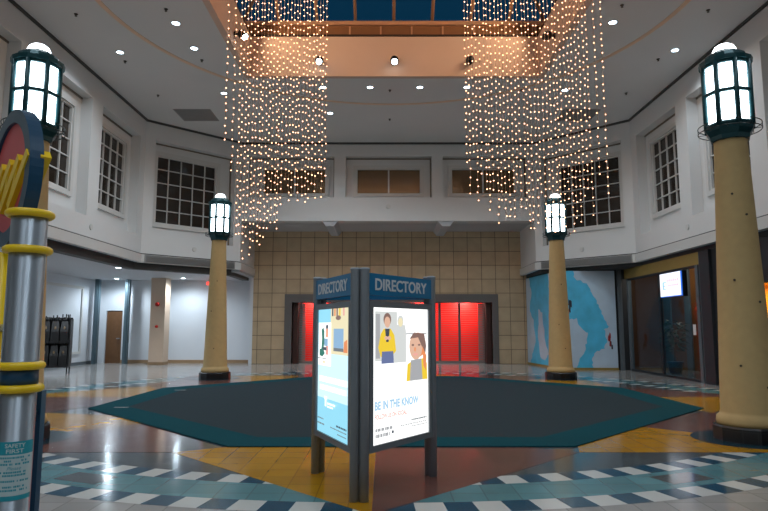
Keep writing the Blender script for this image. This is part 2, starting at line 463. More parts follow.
# ------------------------------------------------------------------ upper walls (balcony level)
LP = [(-8.3, YB), (-8.3, 20.65), (-5.55, 23.35), (-5.55, 25.95)]
UL = math.hypot(2.75, 2.7); ud = (2.75 / UL, 2.7 / UL)
ZW0 = 4.04
wn = [1]
def window(F, a0, a1, z0, z1, d, nx, ny, glass, fr=0.05, tb=0.03):
    wn[0] += 1
    bm = BM()
    F.box(bm, a0, a0 + fr, d - .03, d + .05, z0, z1); F.box(bm, a1 - fr, a1, d - .03, d + .05, z0, z1)
    F.box(bm, a0 + fr, a1 - fr, d - .03, d + .05, z0, z0 + fr); F.box(bm, a0 + fr, a1 - fr, d - .03, d + .05, z1 - fr, z1)
    for q in ((a0 - .13, a0, z0 - .13, z1 + .13), (a1, a1 + .13, z0 - .13, z1 + .13), (a0, a1, z0 - .13, z0), (a0, a1, z1, z1 + .13)): F.box(bm, q[0], q[1], d - .085, d - .02, q[2], q[3])
    wo = struct('window_%d' % wn[0], bm, M['trim_white'])
    if nx > 1 or ny > 1:
        b2 = BM()
        for i in range(1, nx):
            c = a0 + (a1 - a0) * i / nx; F.box(b2, c - tb / 2, c + tb / 2, d - .01, d + .04, z0 + fr, z1 - fr)
        for i in range(1, ny):
            c = z0 + (z1 - z0) * i / ny; F.box(b2, a0 + fr, a1 - fr, d - .008, d + .038, c - tb / 2, c + tb / 2)
        obj('muntin', b2, M['trim_white'], wo)
    b3 = BM(); F.box(b3, a0 + fr, a1 - fr, d + .042, d + .06, z0 + fr, z1 - fr); obj('pane', b3, glass, wo)
    return wo

def panel_wall(bm, F, length, recs, z0, z1, rz0, rz1, depth=0.32, thick=0.6, strip=True):
    """solid wall with sunk panels; recs = (r0, r1, g0, g1, gz0, gz1): recess and the window opening in its back plate"""
    F.box(bm, 0, length, 0, thick, z0, rz0); F.box(bm, 0, length, 0, thick, rz1, z1)
    c = 0
    for r0, r1, g0, g1, gz0, gz1 in recs:
        F.box(bm, c, r0, 0, thick, rz0, rz1); c = r1
        F.box(bm, r0, g0, depth, thick, rz0, rz1); F.box(bm, g1, r1, depth, thick, rz0, rz1)
        F.box(bm, g0, g1, depth, thick, rz0, gz0); F.box(bm, g0, g1, depth, thick, gz1, rz1)
        F.box(bm, g0, g1, depth + 0.14, thick, gz0, gz1)
        if strip: F.box(bm, r1 - .05, r1 - .001, depth - .04, depth - .001, rz0, rz1, 1); F.box(bm, r0, r1, depth - .03, depth - .001, rz1 - .05, rz1 - .001, 1)  # dark strips stand in for shade at the recess side and head
    F.box(bm, c, length, 0, thick, rz0, rz1)

for mir, side in ((False, 'left'), (True, 'right')):
    bm = BM()
    Fs = Frame((-8.3, 20.65), (0, -1), (-1, 0), mir)
    recs = [(0.45 + 3.45 * i, 3.25 + 3.45 * i, 0.9 + 3.45 * i, 2.85 + 3.45 * i, 5.2, 7.6) for i in range(7)]
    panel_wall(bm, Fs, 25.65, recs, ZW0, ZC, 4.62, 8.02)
    struct('wall_%s' % side, bm, [M['white_wall'], M['recess_shade']])
    for i, r in enumerate(recs[:5]): window(Fs, r[2], r[3], r[4], r[5], 0.34, 4, 5, M['window_dark'])
    bm = BM()
    Fd = Frame((-8.3, 20.65), ud, (-ud[1], ud[0]), mir)
    rd = (0.36, 3.53, 0.55, 2.92, 5.17, 7.65)
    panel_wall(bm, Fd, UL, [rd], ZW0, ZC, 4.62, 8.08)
    struct('wall_%s_bay' % side, bm, [M['white_wall'], M['recess_shade']])
    window(Fd, rd[2], rd[3], rd[4], rd[5], 0.34, 5, 5, M['window_dark'])
    bm = BM()                                             # return of the bay towards the tiled wall
    Fr = Frame((-5.55, 23.35), (0, 1), (-1, 0), mir)
    Fr.box(bm, 0.0, 2.6, 0, 0.3, ZW0, 5.62); struct('wall_%s_return' % side, bm, M['white_wall'])
    bm = BM()                                             # lip under the balcony and the dark gap below it
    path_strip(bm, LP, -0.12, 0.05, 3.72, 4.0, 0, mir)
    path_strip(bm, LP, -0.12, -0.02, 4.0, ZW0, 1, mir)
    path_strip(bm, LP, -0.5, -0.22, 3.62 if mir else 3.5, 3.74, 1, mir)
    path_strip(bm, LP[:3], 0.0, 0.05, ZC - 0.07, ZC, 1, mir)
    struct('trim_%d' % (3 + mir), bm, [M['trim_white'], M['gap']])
    gr = BM()                                             # long air grille on the diagonal bay
    Fd.box(gr, 0.12, UL - 0.25, -0.075, -0.05, 3.74, 3.99, 0)
    for i in range(9):
        z = 3.755 + i * 0.025
        Fd.box(gr, 0.16, UL - 0.29, -0.09, -0.075, z, z + 0.012, 1)
    tag(obj('air_grille', gr, [M['vent'], M['grille']]), 'long grey slatted air grille along the %s diagonal balcony edge' % side, 'air grille')

# back gallery
Fb = Frame((-5.55, 23.35), (1, 0), (0, 1))
bm = BM()
rb_ = [(0.27, 3.6, 0.77, 3.25, 6.76, 7.77), (4.05, 7.42, 4.47, 7.0, 6.76, 7.77), (7.85, 11.15, 8.22, 10.73, 6.76, 7.77)]
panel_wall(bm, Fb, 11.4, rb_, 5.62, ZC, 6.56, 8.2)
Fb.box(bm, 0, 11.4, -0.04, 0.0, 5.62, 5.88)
struct('wall_gallery', bm, [M['white_wall'], M['recess_shade']])
for r in rb_: window(Fb, r[2], r[3], r[4], r[5], 0.34, 2, 1, M['window_brown'], fr=0.03, tb=0.06)
bm = BM()
Fb.box(bm, 0, 11.4, 0.5, 2.6, 5.62, 5.75, 0)
for xb in (-2.1, 2.4):
    s = xb + 5.55
    hexa(bm, [Fb.pt(s - .15, -0.0, 5.42), Fb.pt(s + .15, -0.0, 5.42), Fb.pt(s + .15, 2.55, 5.42), Fb.pt(s - .15, 2.55, 5.42),
              Fb.pt(s - .3, -0.0, 5.62), Fb.pt(s + .3, -0.0, 5.62), Fb.pt(s + .3, 2.55, 5.62), Fb.pt(s - .3, 2.55, 5.62)], 0)
Fb.box(bm, 0, 11.4, -0.05, 0.0, ZC - 0.07, ZC, 1)
struct('trim_5', bm, [M['soffit'], M['gap']])

# tiled back wall with the wide portal
DX0, DX1, DZ = -3.9, 4.58, 2.58
bm = BM()
box(bm, -5.56, DX0, 25.95, 26.25, 0, 5.7); box(bm, DX1, 6.1, 25.95, 26.25, 0, 5.7); box(bm, DX0, DX1, 25.95, 26.25, DZ, 5.7)
struct('wall_back', bm, M['wall_tile'])
bm = BM()
box(bm, -4.21, DX0, 25.9, 26.6, 0, 2.93); box(bm, DX1, 4.84, 25.9, 26.6, 0, 2.93); box(bm, DX0, DX1, 25.9, 26.6, DZ, 2.93)
struct('trim_6', bm, M['door_grey'])
bm = BM()
box(bm, DX0, DX0 + .22, 26.2, 27.2, 0, DZ); box(bm, DX1 - .22, DX1, 26.2, 27.2, 0, DZ)
struct('trim_7', bm, M['door_dark'])
bm = BM()
box(bm, DX0 - .3, DX1 + .3, 27.6, 27.7, 0, 3.2, 0); box(bm, DX0 - .3, DX1 + .3, 26.6, 27.7, 2.9, 3.0, 0)
box(bm, DX0 - .3, DX0 - .2, 26.6, 27.6, 0, 3, 0); box(bm, DX1 + .2, DX1 + .3, 26.6, 27.6, 0, 3, 0)
struct('wall_shop', bm, M['red'])
for i in range(4):
    light('shop_lamp', 'AREA', (-3.0 + 2.2 * i, 27.05, 2.85), 55, (1, 0.95, 0.9), size=0.5, shape='RECTANGLE', size_y=0.3)
g = empty('roller_grille', (0.34, 26.72, 0), 'see-through metal roller grille closed across the red shop front', 'shutter')
def part(name, bm, m, root, **kw):
    o = obj(name, bm, m, root, **kw); l = root.location
    o.matrix_parent_inverse = Matrix.Translation(l).inverted() if root.rotation_euler[2] == 0 else root.matrix_basis.inverted()
    return o
b = BM()
for i in range(26): box(b, DX0 + .5, DX1 - .5, 26.712, 26.728, 0.12 + i * 0.095, 0.138 + i * 0.095)
part('curtain', b, M['slat'], g)
for x in [1.4 + -5.0, -2.3, -1.0, 0.3, 1.28, 2.42, 3.28]:
    b = BM(); box(b, x - .05, x + .05, 26.66, 26.74, 0, DZ); part('post', b, M['mullion'], g)
for x0, x1 in ((DX0 + .22, DX0 + .5), (DX1 - .5, DX1 - .22)):
    b = BM()
    for i in range(24): box(b, x0, x1, 26.62, 26.66, 0.06 + i * 0.104, 0.15 + i * 0.104)
    part('side_panel', b, M['slat'], g)
b = BM(); box(b, DX0 + .22, DX1 - .22, 26.6, 26.75, 0.0, 0.09); part('bottom_bar', b, M['slat'], g)

# ------------------------------------------------------------------ left passage under the balcony
bm = BM(); box(bm, -12.8, -12.5, YB, 26.6, 0, 3.8); struct('wall_passage_side', bm, M['passage_white'])
bm = BM()
box(bm, -12.5, -12.05, 26.6, 26.8, 0, 3.8); box(bm, -11.35, -5.56, 26.6, 26.8, 0, 3.8); box(bm, -12.05, -11.35, 26.6, 26.8, 2.25, 3.8)
box(bm, -5.7, -5.56, 25.94, 26.8, 0, 3.62)
struct('wall_passage_back', bm, M['passage_white'])
bm = BM()
prism(bm, [(-12.6, YB), (-8.75, YB), (-8.75, 20.84), (-6.0, 23.54), (-6.0, 26.7), (-12.6, 26.7)], 3.56, 3.7)
box(bm, -6.0, -5.55, 23.35, 26.7, 3.62, 3.72)
struct('ceiling_passage', bm, M['soffit'])
bm = BM(); box(bm, -11.35, -5.6, 26.56, 26.6, 0, 0.14); struct('baseboard_back', bm, M['base_tan'])
bm = BM(); box(bm, -12.5, -12.46, YB, 26.4, 0, 0.12); struct('baseboard_left', bm, M['mullion'])
bm = BM()                                                 # raised frame round the pale panel on the side wall
for y0 in (20.3,):
    y1 = 25.3
    box(bm, -12.5, -12.44, y0, y0 + .1, .45, 3.2); box(bm, -12.5, -12.44, y1 - .1, y1, .45, 3.2)
    box(bm, -12.5, -12.44, y0 + .1, y1 - .1, .45, .55); box(bm, -12.5, -12.44, y0 + .1, y1 - .1, 3.1, 3.2)
struct('trim_8', bm, M['trim_white'])
for i, (x, y) in enumerate(((-12.15, 25.9), (-10.95, 26.1))):
    bm = BM(); box(bm, x - .09, x + .09, y - .09, y + .09, 0, 3.56); box(bm, x - .04, x + .04, y - .12, y - .09, 0, 3.56); struct('trim_%d' % (9 + i), bm, M['teal_post'])
bm = BM(); box(bm, -12.03, -11.37, 26.64, 26.7, 0, 2.23); d1 = struct('door_1', bm, M['door_brown'])
b = BM(); box(b, -11.9, -11.5, 26.625, 26.64, 1.25, 2.0); box(b, -11.9, -11.5, 26.625, 26.64, .25, 1.05); obj('door_panel', b, M['door_brown'], d1)
b = BM(); tube(b, (-11.45, 26.58, 1.05), (-11.45, 26.64, 1.05), .015); box(b, -11.56, -11.43, 26.56, 26.58, 1.03, 1.07); obj('door_handle', b, M['steel'], d1)
bm = BM(); box(bm, -9.62, -9.02, 25.2, 25.8, 0.12, 3.56, 0); box(bm, -9.64, -9.0, 25.18, 25.82, 0, 0.12, 1); struct('pillar', bm, [M['pillar'], M['base_tan']])
for z, r, lb in ((2.47, .075, 'round red fire alarm bell high on the square tan pillar'), (1.56, .05, 'small red alarm call point lower on the square tan pillar')):
    t = empty('fire_alarm', (-9.33, 25.2, z), lb, 'fire alarm')
    b = BM(); tube(b, (-9.33, 25.2, z), (-9.33, 25.16, z), r * 1.2, seg=20); part('mount', b, M['alarm_red'], t)
    b = BM(); tube(b, (-9.33, 25.16, z), (-9.33, 25.10, z), r, r * .75, seg=20); part('cover', b, M['alarm_red'], t)
t = empty('exit_light', (-7.45, 26.0, 3.56), 'small red lit sign under the passage ceiling behind the far left lamp column', 'sign')
b = BM(); box(b, -7.47, -7.43, 25.98, 26.02, 3.46, 3.56); part('bracket', b, M['black'], t)
b = BM(); box(b, -7.57, -7.33, 25.96, 26.04, 3.32, 3.46); part('lit_box', b, M['exit_red'], t)

# ------------------------------------------------------------------ right shops under the balcony
bm = BM()
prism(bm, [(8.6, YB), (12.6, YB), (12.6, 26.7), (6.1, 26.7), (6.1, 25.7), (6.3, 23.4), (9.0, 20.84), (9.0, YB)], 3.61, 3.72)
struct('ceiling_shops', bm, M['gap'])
bm = BM()
P0, P1, P2 = (6.08, 25.95), (6.42, 22.42), (8.5, 22.3)
prism(bm, [P0, P1, P2, (8.62, 22.42), (8.72, 24.6), (6.6, 26.25), (6.08, 26.25)], 0.0, 3.61)
struct('wall_right_shop', bm, M['navy_glass'])
# mural: pale land shapes on blue, two boards
M['mural_blue'] = mat('mural_blue', (78, 186, 226), 0.5, var=0.32, scale=2.4)
M['mural_pale'] = mat('mural_pale', (182, 202, 220), 0.5, var=0.16, scale=2.2)
M['mural_red'] = mat('mural_red', (170, 50, 50), 0.5, var=0.1)
M['mural_dark'] = mat('mural_dark', (60, 66, 78), 0.5, var=0.1)
def rough_poly(pts, amp=0.02, n=4):
    out = []
    for i, p in enumerate(pts):
        q = pts[(i + 1) % len(pts)]
        L = math.hypot(q[0] - p[0], q[1] - p[1])
        straight = (p[0] in (0, 1) and q[0] == p[0]) or (p[1] in (0, 1) and q[1] == p[1])
        for k_ in range(1 if straight else n):
            t_ = k_ / n
            j = 0 if (straight or k_ == 0) else amp
            out.append((p[0] + (q[0] - p[0]) * t_ + random.uniform(-j, j), p[1] + (q[1] - p[1]) * t_ + random.uniform(-j, j) * 0.6))
    return [(min(1, max(0, a)), min(1, max(0, b_))) for a, b_ in out]
def mural(p, q, z0, z1, lands, figs, label):
    u = Vector((q[0] - p[0], q[1] - p[1], 0)); L = u.length; u.normalize(); nn = Vector((u.y, -u.x, 0))
    def P(a, b_, d): return Vector((p[0], p[1], 0)) + u * (a * L) + nn * d + Vector((0, 0, z0 + (z1 - z0) * b_))
    b = BM()
    hexa(b, [P(0, 0, 0.006), P(1, 0, 0.006), P(1, 0, .045), P(0, 0, .045), P(0, 1, 0.006), P(1, 1, 0.006), P(1, 1, .045), P(0, 1, .045)], 0)
    for pts in lands:
        f = b.faces.new([b.verts.new(P(a, c, .047)) for a, c in rough_poly(pts)]); f.material_index = 1
    for (a, c, s, mi) in figs:
        for _ in range(5):
            a2 = a + random.uniform(-.02, .02); c2 = c + random.uniform(-.025, .025) * s; e = .008 * s
            f = b.faces.new([b.verts.new(P(a2 + e * x, c2 + e * 1.1 * y * random.uniform(.7, 1.8), .049)) for x, y in ((-1, -1), (1, -1.3), (.8, 1), (-.5, 1.2))]); f.material_index = mi
    return tag(obj('wall_mural', b, [M['mural_blue'], M['mural_pale'], M['mural_red'], M['mural_dark']], recalc=True), label, 'mural')
U = lambda x: (x - 150.0) / 210.0
V = lambda y: 1 - (y - 72.0) / 362.0
land1 = [(U(205), 1), (U(210), V(100)), (U(255), V(120)), (U(268), V(150)), (U(290), V(185)), (U(300), V(215)), (U(315), V(255)), (U(332), V(282)), (U(312), V(292)), (U(322), V(330)), (U(312), V(364)), (U(276), V(378)), (U(262), V(405)), (U(268), 0), (1, 0), (1, 1)]
land2 = [(U(152), V(275)), (U(178), V(256)), (U(212), V(250)), (U(226), V(285)), (U(252), V(305)), (U(246), V(345)), (U(236), V(375)), (U(215), V(410)), (U(204), 0), (0, 0), (0, V(330))]
land3 = [(U(155), V(110)), (U(175), V(120)), (U(170), V(150)), (U(155), V(160))]
mural((6.42, 22.35), (8.42, 22.27), 0.08, 3.58, [land1, land2, land3], [(U(188), V(210), 2.2, 3), (U(180), V(228), 1.4, 2), (U(332), V(330), 2, 2), (U(340), V(355), 1.6, 3)], 'pale blue and white map mural board beside the dark glass shop front')
mural((6.08, 25.9), (6.4, 22.5), 0.08, 3.58, [[(0, 1), (.12, 1), (.2, .82), (.12, .6), (.25, .5), (.3, .25), (.16, .1), (.1, 0), (0, 0)], [(.42, .62), (.55, .58), (.6, .3), (.72, .12), (.6, .05), (.45, .08), (.38, .3)], [(.75, 1), (.8, .8), (1, .7), (1, 1)]], [(.78, .5, 2, 2), (.8, .56, 2, 3)], 'narrow blue and white map mural board beside the beige tiled wall')
bm = BM()
b_u = Vector((P2[0] - P1[0], P2[1] - P1[1], 0))
prism(bm, [(6.4, 22.27), (8.42, 22.19), (8.42, 22.27), (6.4, 22.35)], 0, 0.08); prism(bm, [(6.02, 25.9), (6.34, 22.4), (6.4, 22.4), (6.08, 25.9)], 0, 0.08)
struct('baseboard_mural', bm, M['gold_header'])

# dark glass shop front running towards the camera
SX = 8.8
bm = BM()
box(bm, SX - .05, SX + .06, 16.7, 22.2, 3.26, 3.61, 0)
struct('trim_11', bm, M['gold_header'])
bm = BM()
box(bm, SX - .3, SX - .18, 22.1, 22.25, 0, 3.61, 0); box(bm, SX - .18, SX + .06, 22.18, 22.25, 0, 3.61, 1); box(bm, SX - .06, SX + .06, 21.85, 21.95, 0, 3.26, 0)
box(bm, SX - .06, SX + .06, 16.95, 17.1, 0, 3.26, 0); box(bm, SX - .08, SX + .1, 16.3, 16.8, 0, 3.61, 1); box(bm, SX - .06, SX + .06, 16.8, 16.86, 0, 3.61, 0)
box(bm, SX - .06, SX + .06, 17.1, 21.85, 3.2, 3.26, 1); box(bm, SX - .06, SX + .06, 17.1, 21.85, 0, .06, 1)
box(bm, SX - .03, SX + .03, 19.4, 19.46, .06, 3.2, 1)
wn[0] += 1
sf = struct('window_%d' % wn[0], bm, [M['mullion'], M['mullion_dark']])
b = BM(); box(b, SX - .008, SX + .008, 17.1, 19.4, .06, 3.2); box(b, SX - .008, SX + .008, 19.46, 21.85, .06, 3.2); obj('pane', b, M['shop_glass'], sf)
bm = BM()                                                 # shop room behind the glass
box(bm, 8.75, 11.2, 24.5, 24.7, 0, 3.7, 0); box(bm, 11.0, 11.2, 14.2, 24.5, 0, 3.7, 0); box(bm, 8.9, 11.0, 15.9, 16.1, 0, 3.7, 1)
box(bm, 10.94, 11.0, 23.4, 23.95, 0, 3.6, 1); box(bm, 10.94, 11.0, 21.9, 22.3, 0, 3.6, 1)
struct('wall_shop_room', bm, [M['wood'], M['mullion']])
t = empty('display_case', (10.4, 18.95, 0), 'tall teal glass display case inside the dark shop', 'display case')
b = BM(); box(b, 10.0, 10.8, 18.4, 19.5, 0, .25); part('base', b, M['black'], t)
b = BM(); box(b, 10.02, 10.78, 18.42, 19.48, .25, 3.0); part('glass', b, M['teal_glass'], t)
for z in (.9, 1.6, 2.3):
    b = BM(); box(b, 10.0, 10.8, 18.4, 19.5, z, z + .04); part('shelf', b, M['mullion'], t)
t = tag(obj('paper_notice', (lambda b: (box(b, SX - .016, SX - .010, 17.3, 17.46, 1.3, 1.6), b)[1])(BM()), M['paper']), 'small white paper notice stuck on the dark shop glass', 'notice')
# plant
t = empty('potted_plant', (9.65, 20.5, 0), 'dark leafy potted plant in a navy pot behind the shop glass', 'plant')
b = BM(); lathe(b, [(.16, 0), (.2, .05), (.24, .34), (.26, .36), (.26, .4), (.2, .4)], 20, (9.65, 20.5)); part('pot', b, M['pot'], t)
b = BM(); tube(b, (9.65, 20.5, .38), (9.67, 20.5, 1.2), .025, .012, 8)
for i in range(7): 
    a = i * 2.4; tube(b, (9.66, 20.5, .7 + .08 * i), (9.66 + .2 * math.cos(a), 20.5 + .2 * math.sin(a), 1.0 + .1 * i), .01, .006, 6)
part('stem', b, M['door_brown'], t)
b = BM()
for i in range(170):
    a = random.uniform(0, 2 * PI); z = random.uniform(.75, 1.75); r = .32 * math.sin(PI * (z - .6) / 1.35) * random.uniform(.4, 1.1)
    c = Vector((9.66 + r * math.cos(a), 20.5 + r * math.sin(a), z)); d = Vector((math.cos(a), math.sin(a), random.uniform(-.7, .5))).normalized()
    s = d.cross(Vector((0, 0, 1))).normalized(); L = random.uniform(.2, .32); nrm = s.cross(d) * .02
    b.faces.new([b.verts.new(p) for p in (c, c + d * L * .5 + s * .05 + nrm, c + d * L, c + d * L * .5 - s * .05 + nrm)])
part('foliage', b, M['leaf'], t, recalc=False)
# walls of the near right side and the lit gold display window
bm = BM()
box(bm, SX, SX + .2, 15.2, 16.3, 0, 3.61); box(bm, SX, SX + .2, YB, 12.2, 0, 3.61); box(bm, SX, SX + .2, 12.2, 15.2, 2.55, 3.61); box(bm, SX, SX + .2, 12.2, 15.2, 0, .3)
struct('wall_right_front', bm, M['navy_glass'])
bm = BM()
box(bm, SX + .9, SX + 1.0, 12.1, 15.3, .3, 2.6); box(bm, SX + .2, SX + .9, 12.1, 12.2, .3, 2.6); box(bm, SX + .2, SX + .9, 15.2, 15.3, .3, 2.6); box(bm, SX + .2, SX + .9, 12.2, 15.2, 2.55, 2.6); box(bm, SX + .2, SX + .9, 12.2, 15.2, .25, .3)
struct('wall_display', bm, M['gold_in'])
wn[0] += 1
bm = BM()
for y in (12.2, 13.7, 15.12): box(bm, SX + .02, SX + .1, y, y + .08, .3, 2.55)
box(bm, SX + .02, SX + .1, 12.2, 15.2, 1.0, 1.06)
dw = struct('window_%d' % wn[0], bm, M['mullion_dark'])
b = BM(); box(b, SX + .055, SX + .065, 12.2, 15.2, .3, 2.55); obj('pane', b, M['shop_glass'], dw)
light('display_lamp', 'AREA', (SX + .55, 13.7, 2.5), 60, (1, .78, .42), size=2.4, shape='RECTANGLE', size_y=0.4, rot=(0, 0, PI / 2))
bm = BM(); box(bm, -12.8, 13.0, YB - .2, YB, 0, 8.9); struct('wall_front', bm, M['white_wall'])

# lit blade sign on the shop front
t = empty('light_box_sign', (8.7, 18.25, 2.45), 'white lit box sign fixed high on the dark glass shop front', 'sign')
b = BM(); box(b, 8.6, 8.74, 17.55, 18.95, 2.42, 3.16); part('case', b, M['black'], t)
for y in (17.8, 18.7):
    b = BM(); tube(b, (8.74, y, 2.8), (8.8, y, 2.8), .04); part('bracket', b, M['mullion_dark'], t)
b = BM(); box(b, 8.588, 8.6, 17.56, 18.94, 2.43, 3.15, 1); box(b, 8.58, 8.588, 17.63, 18.93, 2.455, 3.145, 0)
fc = part('lit_face', b, [M['lightbox'], M['lb_edge']], t)
b = BM()
def bw(y0, y1, z0, z1, mi): box(b, 8.576, 8.58, 18.93 - y1, 18.93 - y0, z0, z1, mi)
bw(.2, .4, 2.86, 2.89, 0); bw(.18, .25, 2.66, 2.88, 0); bw(.25, .36, 2.75, 2.78, 0); bw(.18, .38, 2.66, 2.69, 0)
part('logo', b, M['lb_blue'], t)
b = BM()
for i, y in enumerate((.48, .6, .73, .86, .98, 1.1)): bw(y, y + .07, 2.88, 2.95 + .015 * (i % 2), 0)
for i, y in enumerate((.52, .63, .76, .88, .99, 1.1)): bw(y, y + .07, 2.74, 2.80, 0)
part('lettering', b, M['lb_pink'], t)

# ------------------------------------------------------------------ octagonal carpet
def octo(k, cx=0.22, cy=13.6): return [(cx + k * x, cy + k * y) for x, y in ((5.75, 1.95), (2.2, 5.65), (-2.2, 5.65), (-5.75, 1.95), (-5.75, -1.95), (-2.2, -5.65), (2.2, -5.65), (5.75, -1.95))]
t = empty('octagonal_carpet', (0.22, 13.6, 0), 'large dark slate octagonal carpet with teal border on the tiled floor', 'carpet')
b = BM()
o_, i_ = octo(1.0), octo(.885)
for i in range(8):
    j = (i + 1) % 8
    q = [o_[i], o_[j], i_[j], i_[i]]
    hexa(b, [(x, y, 0.004) for x, y in q] + [(x, y, 0.016) for x, y in q])
part('border', b, M['carpet_border'], t)
b = BM(); prism(b, i_, 0.004, 0.015); part('field', b, M['carpet_field'], t)
for x, y, lb in ((-4.95, 11.75, 'near'), (-4.9, 14.95, 'far')):
    tag(obj('floor_plate', (lambda b: (box(b, x - .13, x + .13, y - .04, y + .04, .0145, .0185), b)[1])(BM()), M['grille']), 'small pale metal strip on the left of the dark carpet border, the %s one' % lb, 'floor strip')

# ------------------------------------------------------------------ lamp columns
def lamp_column(x, y, label, bolts, rot=0.0):
    t = empty('lamp_column', (x, y, 0), label, 'lamp column', 'tapered tan lamp columns')
    def P(name, b, m, **kw): return obj(name, b, m, t, **kw)
    b = BM(); lathe(b, [(.46, .003), (.46, .18), (.44, .2)], 12, smooth=False, phase=PI / 12); P('plinth', b, M['plinth'])
    b = BM(); lathe(b, [(.4, .2), (.405, .25), (.395, .31), (.36, .34), (.347, .38), (.214, 4.12), (.222, 4.16)], 40); P('shaft', b, M['column'])
    b = BM()
    for z, a in bolts:
        r = .347 + (.214 - .347) * (z - .38) / 3.74
        p = Vector((r * math.sin(a), -r * math.cos(a), z)); q = p + Vector((math.sin(a), -math.cos(a), 0)) * .012
        tube(b, p - (q - p), q, .016, seg=8)
    if bolts: P('bolt', b, M['bolt'])
    ph = PI / 8 + rot
    # lantern body: eight posts, three rings, bottom bowl and stepped cap
    b = BM()
    k8 = 1 / math.cos(PI / 8)
    lathe(b, [(.2, 4.14), (.26, 4.16), (.27, 4.22), (.315, 4.29), (.33, 4.36)], 8, phase=ph, smooth=False); P('lantern_bowl', b, M['lantern_green'])
    b = BM()
    R_ = .288 * k8
    for i in range(8):
        a = ph + PI / 4 * i
        tube(b, (R_ * math.cos(a), R_ * math.sin(a), 4.33), (R_ * math.cos(a), R_ * math.sin(a), 5.3), .036, seg=8)
        a2 = a + PI / 4
        for z, r in ((4.37, .032), (4.84, .03), (5.27, .034)):
            tube(b, (R_ * math.cos(a), R_ * math.sin(a), z), (R_ * math.cos(a2), R_ * math.sin(a2), z), r, seg=6)
    P('lantern_frame', b, M['lantern_green'])
    b = BM(); lathe(b, [(.32 * k8, 5.28), (.325 * k8, 5.34), (.29, 5.36), (.27, 5.42), (.19, 5.46), (.18, 5.48)], 16, phase=ph, smooth=False); P('lantern_cap', b, M['lantern_green'])
    b = BM(); lathe(b, [(.272 * k8, 4.36), (.272 * k8, 5.29)], 8, phase=ph, smooth=False, capb=False, capt=False); P('lantern_glass', b, M['lantern_glass'])
    b = BM(); lathe(b, [(.16, 5.475), (.155, 5.52), (.13, 5.57), (.09, 5.60), (.03, 5.615)], 20); P('dome', b, M['lantern_dome'])
    b = BM()
    torus(b, (0, 0, 4.30), .405, .007, 40, 6); torus(b, (0, 0, 4.38), .405, .007, 40, 6)
    for i in range(8):
        a = PI / 4 * i + .2; c, s = math.cos(a), math.sin(a)
        tube(b, (.405 * c, .405 * s, 4.30), (.405 * c, .405 * s, 4.38), .005, seg=5); tube(b, (.405 * c, .405 * s, 4.30), (.3 * c, .3 * s, 4.30), .005, seg=5)
    P('guard_ring', b, M['wire'])
    return t
BR = [(3.35, -.62), (3.05, .02), (2.15, -.75), (1.85, .28), (1.0, -.7), (.72, .25)]
lamp_column(4.97, 8.5, 'tan lamp column with teal lantern nearest the camera beside the gold lit window', BR, .26)
lamp_column(-5.04, 8.5, 'tan lamp column with teal lantern half hidden behind the steel play sign pole', [(3.2, .5), (2.1, .7), (1.1, .5)], -.26)
lamp_column(-5.05, 18.5, 'farther tan lamp column with teal lantern before the white passage wall', [(2.9, .2), (2.0, -.3), (.9, .1)], .28)
lamp_column(5.28, 18.5, 'farther tan lamp column with teal lantern before the blue map mural', [(2.8, .1), (1.6, -.3), (.9, .2)], -.28)

# ------------------------------------------------------------------ directory kiosk
KC = Vector((-0.143, 6.2, 0)); KA = math.radians(-96.3); KR = 0.755
kv = [KC + Vector((KR * math.cos(KA + 2 * PI / 3 * i), KR * math.sin(KA + 2 * PI / 3 * i), 0)) for i in range(3)]   # front, right, left
kiosk = empty('directory_kiosk', KC, 'three sided directory stand with lit posters standing before the dark carpet', 'directory stand')
for nm, c in (('k_white', (250, 252, 250)), ('k_blue', (150, 222, 246)), ('k_yel', (250, 214, 60)), ('k_skin', (236, 190, 164)), ('k_hair', (140, 110, 102)), ('k_grey', (176, 178, 182)),
              ('k_jean', (110, 124, 168)), ('k_sky', (176, 216, 246)), ('k_red', (248, 178, 168)), ('k_green', (52, 128, 112)), ('k_dark', (66, 76, 92)), ('k_pale', (222, 226, 224)), ('k_cream', (250, 238, 196)), ('k_orange', (244, 150, 96)), ('k_lblue', (206, 240, 250)), ('k_pane', (150, 190, 224)), ('k_text', (120, 128, 134))):
    M[nm] = emis('print_' + nm[2:], c, {'k_white': 1.25, 'k_blue': 0.95, 'k_lblue': 1.05}.get(nm, 0.85))
PL = ['k_white', 'k_blue', 'k_yel', 'k_skin', 'k_hair', 'k_grey', 'k_jean', 'k_sky', 'k_red', 'k_green', 'k_dark', 'k_pale', 'k_cream', 'k_orange', 'k_lblue', 'k_pane', 'k_text']
PI_ = {k_: i for i, k_ in enumerate(PL)}
